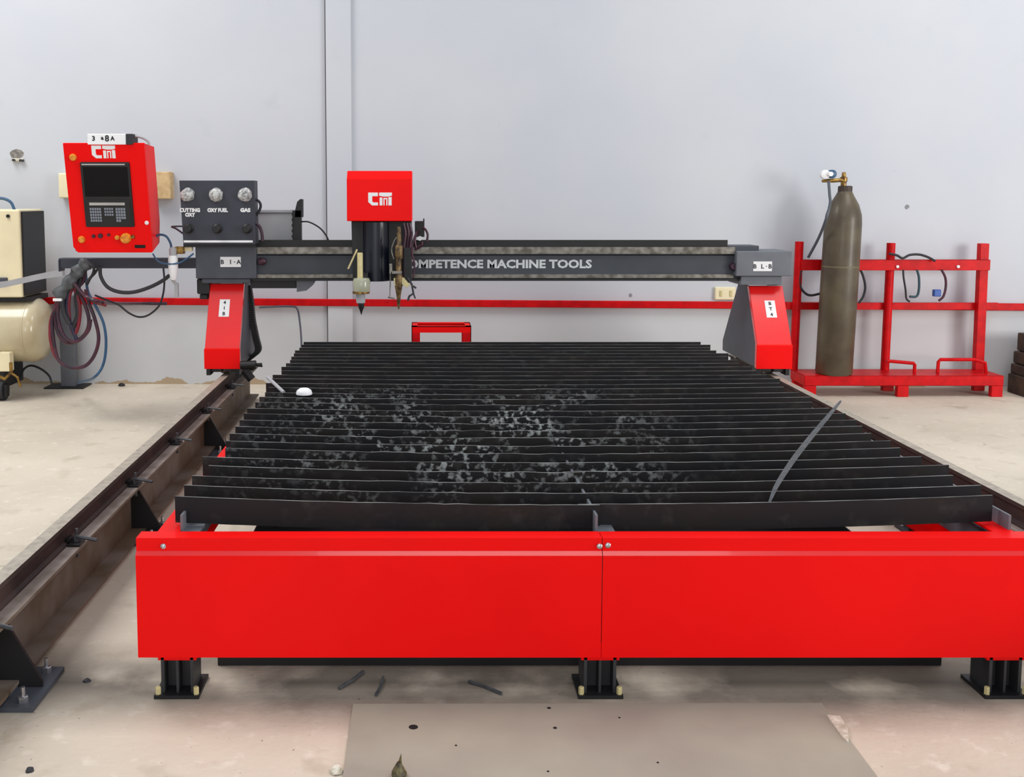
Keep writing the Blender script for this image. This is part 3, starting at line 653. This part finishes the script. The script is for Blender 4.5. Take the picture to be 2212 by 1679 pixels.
# hose bundle from the arm down to the post
bun = thing('hose_bundle', 'tangle of maroon and black hoses drooping from the gantry arm onto the post', 'hoses', at(160, 640, 7.4))
YB = 7.13
sleeve = MB(); sleeve.tube(hose_pts([(190, 566), (170, 585), (150, 610), (125, 640)], YB), [.042 + .008 * math.sin(i * .9) + random.uniform(0, .006) for i in range(25)], 10); sleeve.build('sleeve', mat('grey_green_wrap', (92, 98, 100), .6, rgb2=(44, 40, 46), scale=14, bump=.6, bscale=30), bun, smooth=True)
paths = [([(186, 572), (178, 610), (150, 630), (122, 655), (120, 700), (135, 735), (160, 740), (185, 720), (192, 690), (180, 650), (165, 625), (180, 590)], .014, PURP),
         ([(176, 585), (150, 620), (128, 655), (126, 690), (140, 728), (165, 738), (190, 716), (196, 690)], .012, PURP),
         ([(165, 600), (150, 640), (150, 690), (160, 722), (170, 700), (172, 660), (160, 620)], .013, REDH),
         ([(170, 590), (140, 640), (114, 680), (114, 720), (120, 760), (130, 782), (155, 795), (185, 790), (205, 765), (213, 730), (205, 690), (192, 655), (185, 625)], .013, PURP),
         ([(180, 580), (118, 670), (108, 720), (116, 762), (128, 780)], .012, REDH),
         ([(160, 610), (136, 640), (138, 675), (150, 700)], .02, RUBBER), ([(175, 600), (165, 640), (168, 680), (155, 712)], .018, RUBBER),
         ([(150, 625), (144, 660), (152, 700), (166, 735)], .014, mat('navy_hose', (34, 34, 62), .4)),
         ([(185, 590), (190, 630), (206, 660), (224, 700), (229, 745), (222, 790), (200, 818), (170, 827, 8.0)], .010, BLUE),
         ([(160, 612), (185, 640), (215, 652), (255, 656, 7.7), (310, 656, 8.35), (360, 656, 8.48)], .014, PURP), ([(165, 620), (195, 648), (230, 660)], .012, REDH),
         ([(200, 566), (203, 580), (199, 595), (185, 612)], .010, RUBBER), ([(215, 575), (205, 590), (196, 600), (188, 615)], .009, RUBBER)]
for pth, r, mt in paths:
    m = MB(); m.tube(hose_pts(pth, YB + random.uniform(-.04, .04)), r, 8); m.build('hose', mt, bun, smooth=True)
m = MB(); m.pbox(114, 645, 132, 651, YB - .05, .03); m.build('tie', WHITE, bun, bevel=.002)
m = MB(); q = hose_pts([(-40, 618, 7.5), (0, 616, 7.5), (40, 608, 7.5), (90, 597, 7.45), (135, 590, 7.4)], 7.5)
for i in range(len(q) - 1):
    A, B = q[i], q[i + 1]; zz = Vector((0, 0, .022)); yy = Vector((0, .05, 0)); m.hexa([A - zz, B - zz, B - zz + yy, A - zz + yy, A + zz, B + zz, B + zz + yy, A + zz + yy])
tag(m.build('flat_cable', LGREY), 'flat light grey cable running from the left edge up to the hose bundle', 'cable')
hose('cable', 'black cable looping over the floor between compressor and grey post', [(112, 829, 8.0), (106, 812, 8.1), (88, 797, 8.15), (66, 790, 8.2), (50, 800, 8.2), (44, 822, 8.2)], 8.2, .009, RUBBER, 'cable')

# ================================================================ compressor and cabinet, far left
cp = thing('air_compressor', 'cream air compressor with a lying cylindrical tank at the left edge', 'air compressor', (-3.7, 8.12, 0))
tc = at(20, 712, 8.12); m = MB()
xe = at(106, 712, 8.12).x
m.lathe([(.0, -1.4), (.14, -1.38), (.22, -1.32), (.255, -1.22), (.258, -1.2), (.258, -.11), (.250, -.07), (.215, -.03), (.13, -.006), (.02, 0)], (xe, 8.12, tc.z), 'x', 40)
m.build('tank', TANK, cp, smooth=True)
m = MB(); m.tube([(xe - .12, 8.12, tc.z), (xe - .12, 8.12, tc.z)], .01) if False else m.lathe([(.262, 0), (.262, .012)], (xe - .13, 8.12, tc.z), 'x', 40); m.build('weld_band', TANK, cp, smooth=True)
for xx in (xe - .32, xe - 1.1):
    m = MB(); m.box((xx - .03, 7.92, .10), (xx + .03, 8.30, tc.z - .20)); m.box((xx - .05, 7.90, .03), (xx + .05, 7.96, .13)); ft = m.build('foot', BLACK, cp, bevel=.004)
    m = MB(); m.lathe([(.075, -.025), (.08, -.02), (.08, .02), (.075, .025)], (xx, 7.95, .08), 'x', 20); m.build('castor', RUBBER, ft, smooth=True); m = MB(); m.lathe([(.04, -.028), (.04, .028)], (xx, 7.95, .08), 'x', 16); m.build('hub', CHROME, ft, smooth=True)
m = MB(); p = at(14, 778, 7.85); m.box((p.x - .06, 7.84, p.z - .09), (p.x + .03, 7.92, p.z + .06)); m.build('pressure_switch', CREAM, cp, bevel=.006)
m = MB(); p = at(24, 805, 7.85); m.tube([p + Vector((0, 0, .08)), p, p + Vector((-.05, 0, -.05)), p + Vector((-.12, 0, -.02))], .014, 8); m.tube([p, p + Vector((.05, 0, -.04)), p + Vector((.05, .05, -.12))], .010, 8); m.build('pipework', BRASS, cp, smooth=True)
m = MB(); m.box((xe - 1.0, 7.98, tc.z + .24), (xe - .08, 8.34, tc.z + .275)); m.build('top_plate', BLACK, cp)
cb = thing('power_cabinet', 'cream metal power cabinet with black side grille on top of the compressor', 'cabinet', at(0, 640, 7.95))
xr = at(45, 550, 7.92).x; zt, zb = at(0, 453, 7.92).z, tc.z + .278
m = MB(); m.box((xr - .75, 7.92, zb), (xr, 8.40, zt)); m.build('body', CREAM, cb, bevel=.012)
m = MB(); m.box((xr, 7.945, zb + .01), (xr + .014, 8.40, zt - .015)); sg = m.build('side_grille', BLACK, cb, bevel=.004)
m = MB(); m.lathe([(.014, 0), (.014, -.012)], at(18, 467, 7.92), 'y', 12); m.build('knob', BLACK, cb, smooth=True)
m = MB(); a = at(0, 606, 7.92); m.box((a.x - .2, 7.90, at(0, 612, 7.9).z), (at(17, 606, 7.92).x, 7.93, at(0, 600, 7.9).z)); m.build('handle', GREY, cb, bevel=.006)
hose('hose', 'blue hose arching over the top of the cream power cabinet', [(-40, 430), (-10, 428), (10, 430), (24, 438), (31, 453)], 8.1, .012, BLUE)

# ================================================================ items on the wall
def wallbox(name, label, cat, x0, y0, x1, y1, d, mt, bev=.006):
    a, b = atw(x0, y1, d), atw(x1, y0, d); xm = (a.x + b.x) / 2; m = MB(); m.box((a.x, wall_y(xm) - d, a.z), (b.x, wall_y(xm) + .012, b.z))
    return tag(m.build(name, mt, bevel=bev), label, cat)
e1 = wallbox('switch_box', 'cream switch box on the wall half hidden behind the red console, left side', 'switch box', 127, 374, 165, 428, .10, CREAM, .01)
e1 = wallbox('carton', 'tan box fixed to the wall at the right edge of the red console', 'box', 322, 371, 367, 430, .12, TAN, .008)
s = thing('wall_socket', 'cream double socket on the wall left of the right gantry leg', 'socket', atw(1567, 634, .03))
a, b = atw(1545, 648, .03), atw(1590, 621, .03); m = MB(); m.box((a.x, wall_y(a.x) - .03, a.z), (b.x, wall_y(a.x) + .004, b.z)); m.build('plate', CREAM, s, bevel=.006)
for px in (1557, 1579):
    p = atw(px, 634, .032); m = MB(); m.box((p.x - .01, p.y - .003, p.z - .025), (p.x + .01, p.y + .02, p.z + .025)); m.build('switch', BONE, s, bevel=.003)
hb = thing('wall_niche', 'broken round hole with a loose pipe clip in the wall above the cabinet', 'wall hole', atw(38, 342))
m = MB(); p = atw(36, 333, .004); n = 20; vs = []
ring = [(p.x + math.cos(2 * math.pi * k / n) * .058 * random.uniform(.85, 1.1), p.z + math.sin(2 * math.pi * k / n) * .042 * random.uniform(.85, 1.1)) for k in range(n)]
m.prism(ring, 'y', wall_y(p.x) - .003, wall_y(p.x) + .01); m.build('hole', mat('rough_mortar', (96, 92, 88), .9, rgb2=(150, 146, 140), scale=40), hb)
m = MB(); p = atw(38, 346, .03); m.box((p.x - .055, p.y + .005, p.z - .012), (p.x + .05, p.y + .028, p.z + .016)); m.build('clip', PLASTER, hb, bevel=.008)
m = MB(); m.lathe([(.010, 0), (.010, -.03)], atw(31, 346, .03), 'y', 10); m.tube([atw(42, 346, .03), atw(51, 347, .03)], .012, 6); m.build('screw', RUBBER, hb)
for lab, px, py, r in (('small chipped plaster spot on the wall above the cylinder rack', 1959, 447, .02), ('small chip in the plaster under the beam lettering near the wall rail', 1362, 638, .016), ):
    m = MB(); p = atw(px, py); m.prism([(p.x + math.cos(k * .9) * r * random.uniform(.6, 1.2), p.z + math.sin(k * .9) * r * random.uniform(.6, 1.2)) for k in range(7)], 'y', wall_y(p.x) - .003, wall_y(p.x) + .01)
    tag(m.build('plaster_chip', mat('chip_grey', (140, 142, 144), .9)), lab, 'chip')

# ================================================================ red stand behind the table
st = thing('red_stand', 'small red angle-iron stand behind the far end of the cutting table', 'stand', (at(954, 720, 7.9).x, 8.0, 0))
Ys = 7.85; xa, xb = at(889, 700, Ys).x, at(1018, 700, Ys).x; zt = at(950, 705, Ys).z; dd = .26
m = MB(); w_ = .045
for yy in (Ys, Ys + dd): m.box((xa, yy, zt - .05), (xb, yy + .006, zt)); m.box((xa, yy if yy == Ys else yy - w_, zt - .006), (xb, yy + w_ if yy == Ys else yy, zt))
for xx in (xa, xb - .006): m.box((xx, Ys, zt - .05), (xx + .006, Ys + dd, zt))
for xx in (xa, xb - w_): m.box((xx, Ys, zt - .006), (xx + w_, Ys + dd, zt))
m.build('top_frame', RED, st)
for xx, s in ((xa, 1), (xb, -1)):
    for yy, q in ((Ys, 1), (Ys + dd, -1)):
        m = MB(); m.box((min(xx, xx + s * .065), min(yy, yy + q * .006), 0), (max(xx, xx + s * .065), max(yy, yy + q * .006), zt - .05)); m.box((min(xx, xx + s * .006), min(yy, yy + q * .06), 0), (max(xx, xx + s * .006), max(yy, yy + q * .06), zt - .05)); m.build('leg', RED2, st)

# ================================================================ cylinder rack
RF, RB = atz(1950, 858, 0).y, 8.36
rk = thing('cylinder_rack', 'red steel gas cylinder rack with three posts and a raised deck by the wall', 'rack', (at(1940, 830, RF).x, RF + .15, 0))
xl, xr = at(1738, 830, RF).x, at(2168, 830, RF).x; zt, zb = at(1950, 812, RF).z, at(1950, 834, RF).z
m = MB(); m.box((xl, RF, zb), (xr, RF + .008, zt)); m.box((xl, RF, zt - .008), (xr, RB + .03, zt)); m.box((xl, RF, zb), (xr, RF + .04, zb + .008)); m.box((xl, RF + .008, zb), (xl + .008, RB + .03, zt)); m.box((xr - .008, RF + .008, zb), (xr, RB + .03, zt))
m.build('deck', RED2, rk, bevel=.004)
for px in (1751, 1951, 2154):
    x = at(px, 850, RF).x
    for yy in (RF, RB - .03):
        m = MB(); m.box((x - .045, yy, 0), (x + .045, yy + .05, zb)); m.build('foot', RED2, rk, bevel=.004)
PYt = RB
tops = ((1727, 522), (1925, 525), (2124, 526)); bots = ((1714, 802), (1911, 802), (2112, 802))
for (a, b), (c, d) in zip(tops, bots):
    P0, P1 = at(c, d, PYt), at(a, b, PYt); P0.z = zt; m = MB()
    if a > 2100:
        m.box((P1.x - .035, PYt - .03, zt), (P1.x + .035, PYt + .03, P1.z))
        m.v = [v - Vector(((1 - (v.z - zt) / (P1.z - zt)) * (P1.x - P0.x), 0, 0)) for v in m.v]; m.build('post', RED2, rk, bevel=.003)
    else: m.tube([P0, P1], .034, 16); m.build('post', RED2, rk, smooth=True)
m = MB(); a, b = at(1730, 561, PYt - .03), at(2136, 584, PYt - .03); m.box((a.x, PYt - .05, b.z), (b.x, PYt - .03, a.z)); m.box((a.x, PYt - .05, a.z - .006), (b.x, PYt + .0, a.z)); cb_ = m.build('chain_bar', RED2, rk, bevel=.003)
for px in (1938, 2069):
    m = MB(); m.lathe([(.012, 0), (.012, -.012)], at(px, 576, PYt - .05), 'y', 12); m.build('bolt', WHITE, cb_, smooth=True)
m = MB(); a, b = at(1698, 654, PYt + .03), at(2155, 669, PYt + .03); m.box((a.x, PYt + .02, b.z), (b.x, PYt + .05, a.z)); m.build('lower_bar', RED2, rk, bevel=.003)
for pts in ([(1915, 780), (1930, 781), (1974, 785), (1976, 788), (1975, 806)], [(2025, 806), (2027, 782), (2031, 777), (2105, 777), (2128, 784), (2130, 806)]):
    m = MB(); q = [at(x, y, RF + .12) for x, y in pts]; q = [Vector((v.x, v.y, max(v.z, zt))) for v in q]; m.tube(q, .014, 8); m.build('stop_hoop', RED2, rk, smooth=True)
# gas cylinder
cx_, cy_ = at(1802, 803, 8.16).x, 8.17; R_ = .142
gc = thing('gas_cylinder', 'tall olive-brown gas cylinder standing on the red rack deck', 'gas cylinder', (cx_, cy_, zt))
ct = at(1822, 402, cy_).z - zt; lean = (at(1826, 402, cy_).x - cx_)
m = MB(); hsh = ct - .20
m.lathe([(R_ - .012, 0), (R_, .015), (R_ + .002, .7), (R_, hsh - .10), (R_ - .006, hsh - .03), (R_ - .03, hsh + .05), (R_ - .07, hsh + .12), (.052, ct - .04), (.050, ct - .005), (.04, ct)], (0, 0, 0), 'z', 40)
def leanf(mm):
    mm.v = [Vector((v.x + lean * v.z / ct, v.y, v.z)) for v in mm.v]; return mm
leanf(m).build('body', CYL, gc, smooth=True, local=True)
m = MB(); m.lathe([(.055, ct - .075), (.055, ct - .005), (.045, ct + .002)], (0, 0, 0), 'z', 12); leanf(m).build('neck_ring', mat('brown_iron', (62, 50, 44), .6), gc, local=True)
m = MB(); m.lathe([(R_ + .0015, 0), (R_ + .0015, .012)], (0, 0, at(0, 577, cy_).z - zt), 'z', 40); leanf(m).build('seam_band', mat('band_olive', (110, 100, 74), .5), gc, smooth=True, local=True)
G0 = Vector(gc.location)
m = MB(); tp = at(1822, 402, cy_) - G0; m.lathe([(.022, 0), (.022, .03), (.028, .035), (.028, .07), (.016, .075), (.016, .10), (.012, .11)], tp, 'z', 14); vl = m.build('valve', BRASS, gc, smooth=True, local=True)
m = MB(); q = [at(x, y, cy_ - .01) - G0 for x, y in ((1822, 389), (1800, 390), (1776, 391))]; m.tube(q, [.014, .018, .012], 10); rg = m.build('regulator', BRASS, vl, smooth=True, local=True)
# ================================================================ regulator details are sub-parts
for px, py, r in ((1782, 377, .036), (1797, 376, .034)):
    c = at(px, py, cy_ - .04) - G0; m = MB(); m.lathe([(r, .02), (r, -.012), (r - .006, -.016)], c, 'y', 20); m.build('gauge', [WHITE, BLUE][px == 1797], vl, smooth=True, local=True)
c = at(1795, 376, cy_ - .075) - G0; m = MB(); m.lathe([(.02, .02), (.018, -.004)], c, 'y', 16); m.build('gauge_face', WHITE, vl, smooth=True, local=True)
hose('hose', 'grey hose falling from the cylinder regulator down to the rack bar', [(1790, 392, 8.10), (1792, 420, 8.05), (1793, 440, 8.02), (1784, 475, 8.0), (1768, 515, 8.15), (1746, 556, 8.28)], 8.1, .011, mat('slate_hose', (78, 84, 94), .5))
hose('hose', 'black hose coiled in a big loop behind the gas cylinder', [(1733, 575), (1727, 600), (1730, 622), (1745, 637), (1765, 636), (1790, 625), (1830, 590), (1850, 575), (1862, 590), (1869, 618), (1865, 640), (1855, 655)], 8.335, .010, RUBBER)
hose('hose', 'black hose tied over the middle post and arching above the rack bar', [(1921, 548), (1938, 552), (1950, 558), (1965, 551), (1985, 550), (2003, 555), (2020, 564)], 8.28, .010, RUBBER)
hose('hose', 'thin black hose hanging from the bar just right of the middle post', [(1951, 583), (1952, 600), (1956, 625), (1958, 645), (1965, 652)], 8.29, .008, RUBBER)
hose('hose', 'green-blue hose hanging from the rack bar with a loose end', [(1981, 583), (1985, 600), (1985, 625), (1980, 640), (1965, 641)], 8.29, .010, mat('teal_hose', (44, 74, 84), .5))
hose('hose', 'dark hose hanging from the rack bar beside the blue connector', [(2034, 583), (2042, 600), (2043, 620), (2038, 640), (2028, 650)], 8.29, .010, PURP)
m = MB(); m.pbox(2018, 626, 2034, 641, 8.26, .04); tag(m.build('connector', mat('blue_plastic', (40, 80, 160), .4), bevel=.006), 'blue plug connector hanging under the rack bar', 'connector')

# ================================================================ timber stack, right edge
tb = thing('timber_stack', 'stack of dark brown timber baulks at the right edge by the wall', 'timber', (at(2260, 850, 8.0).x, 8.1, 0))
for i, (x0, ya, yb2) in enumerate(((2176, 822, 852), (2182, 800, 822), (2188, 772, 799), (2197, 731, 771))):
    zl = max(at(0, yb2, 7.95).z, 0); zu = at(0, ya, 7.95).z; x = at(x0, ya, 8.30).x
    if i == 0: zl = 0
    MB().box((x, 7.95 + .02 * i, zl), (x + .7, 8.30, zu)).build('baulk', WOOD, tb, bevel=.01)

# ================================================================ things lying about
pz = .008
p0, p1 = atz(762, 1520, pz), atz(1775, 1518, pz)
pt = thing('steel_sheet', 'large grey steel sheet lying on the floor in front of the table', 'steel sheet', ((p0.x + p1.x) / 2, p0.y - .6, 0))
m = MB(); m.hexa([(p0.x, 1.7, 0), (p1.x - .02, 1.7, 0), (p1.x, p1.y, 0), (p0.x, p0.y, 0), (p0.x, 1.7, pz), (p1.x - .02, 1.7, pz), (p1.x, p1.y, pz), (p0.x, p0.y, pz)]); m.build('sheet', PLATE, pt, bevel=.002)
for px, py, r in ((893, 1571, .016), (1186, 1530, .007), (1199, 1573, .007), (985, 1611, .004), (1184, 1667, .004), (1421, 1648, .004), (1338, 1551, .004)):
    p = atz(px, py, pz); m = MB(); m.lathe([(r, -.0005), (r * .7, .0015)], p, 'z', 9); m.build('pit', HOLE, pt)
def chunk(name, label, cat, c, r, mt, seed):
    random.seed(seed); m = MB(); rr, n = 4, 7
    prof = [(r, 0), (r * .95, r * .3), (r * .6, r * .65), (r * .1, r * .8)]
    m.lathe(prof, c, 'z', n); m.v = [v + Vector((random.uniform(-1, 1), random.uniform(-1, 1), random.uniform(0, .5))) * r * .2 for v in m.v]
    return tag(m.build(name, mt), label, cat)
chunk('plaster_lump', 'broken white lump against the left edge of the steel sheet', 'rubble', atz(727, 1668, 0), .022, PLASTER, 3)
m = MB(); q = [atz(x, y, 0) for x, y in ((1782, 1552), (1812, 1556), (1828, 1582), (1830, 1612), (1815, 1600))]
m.prism([(v.x + .004, v.y) for v in q], 'z', 0.0, .014); tag(m.build('plaster_flake', PLASTER, bevel=.003), 'flat pale flake of rubble at the right edge of the steel sheet', 'rubble')
c = atz(862, 1677, pz); m = MB(); m.lathe([(.020, 0), (.022, .01), (.014, .025), (.006, .04)], c, 'z', 9); m.prism([(c.x - .006, c.z + .03), (c.x + .008, c.z + .03), (c.x + .006, c.z + .065)], 'y', c.y, c.y + .003)
tag(m.build('cone_nub', mat('olive_brass', (110, 100, 60), .5, rgb2=(50, 44, 30), scale=80)), 'little olive cone with a pale tip standing on the steel sheet', 'debris')
for lab, pts in (('thin grey steel strip on the floor under the red panel, leftmost of the three', [(732, 1487), (760, 1470), (785, 1451)]), ('short steel offcut standing beside the longer strip under the panel', [(812, 1502), (822, 1485), (828, 1463)]), ('slim bent steel offcut on the floor left of the middle table leg', [(1012, 1472), (1045, 1482), (1084, 1499)])):
    m = MB(); q = [atz(x, y, .006) for x, y in pts]
    for A, B in zip(q, q[1:]):
        d = (B - A).normalized(); s_ = Vector((-d.y, d.x, 0)) * .004; u = Vector((0, 0, .004)); m.hexa([A - s_ - u, B - s_ - u, B + s_ - u, A + s_ - u, A - s_ + u, B - s_ + u, B + s_ + u, A + s_ + u])
    tag(m.build('steel_offcut', SCRAP), lab, 'offcut')
# bent strip standing up out of the slats on the right
q = spline([atz(1662, 1085, HS - .03), atz(1680, 1045, HS), atz(1716, 990, HS + .02), atz(1755, 940, HS + .05), at(1790, 898, atz(1780, 915, HS + .07).y + .05), at(1816, 867, atz(1780, 915, HS + .07).y + .18)], 6)
m = MB(); n = len(q)
for i in range(n - 1):
    A, B = q[i], q[i + 1]; wa = .010 * math.sin(math.pi * (i + .3) / n) + .002; wb_ = .010 * math.sin(math.pi * (i + 1.3) / n) + .002; 
    xA, xB = Vector((wa, 0, .3 * wa)), Vector((wb_, 0, .3 * wb_)); u = Vector((0, .003, .003)); m.hexa([A - xA - u, B - xB - u, B + xB - u, A + xA - u, A - xA + u, B - xB + u, B + xB + u, A + xA + u])
tag(m.build('steel_strip', SCRAP), 'long bent sheet-metal strip sticking up from the slats toward the right rail', 'offcut')
c = atz(657, 851, HS); m = MB(); m.lathe([(.040, -.002), (.041, .004), (.036, .018), (.022, .028), (.004, .031)], c, 'z', 20)
tag(m.build('white_cap', WHITE, smooth=True), 'round white plastic cap lying on the slats near the left rail', 'cap')
m = MB(); m.tube([atz(613, 848, HS), at(578, 815, atz(590, 840, HS).y + .12)], .009, 8); tag(m.build('grey_rod', LGREY, smooth=True), 'short light grey rod leaning on the left slat ends', 'rod')
for i, (px, py) in enumerate(((188, 1472), (65, 1666), (262, 822))):
    chunk('pebble', ['dark pebble on the floor left of the left table leg', 'small dark pebble in the bottom left corner of the floor', 'dark lump on the floor against the wall left of the gantry'][i], 'pebble', atz(px, py, 0) if i < 2 else atz(px, 834, 0), .012 if i < 2 else .03, RUBBER, 20 + i)
# cleats tucked between track and table
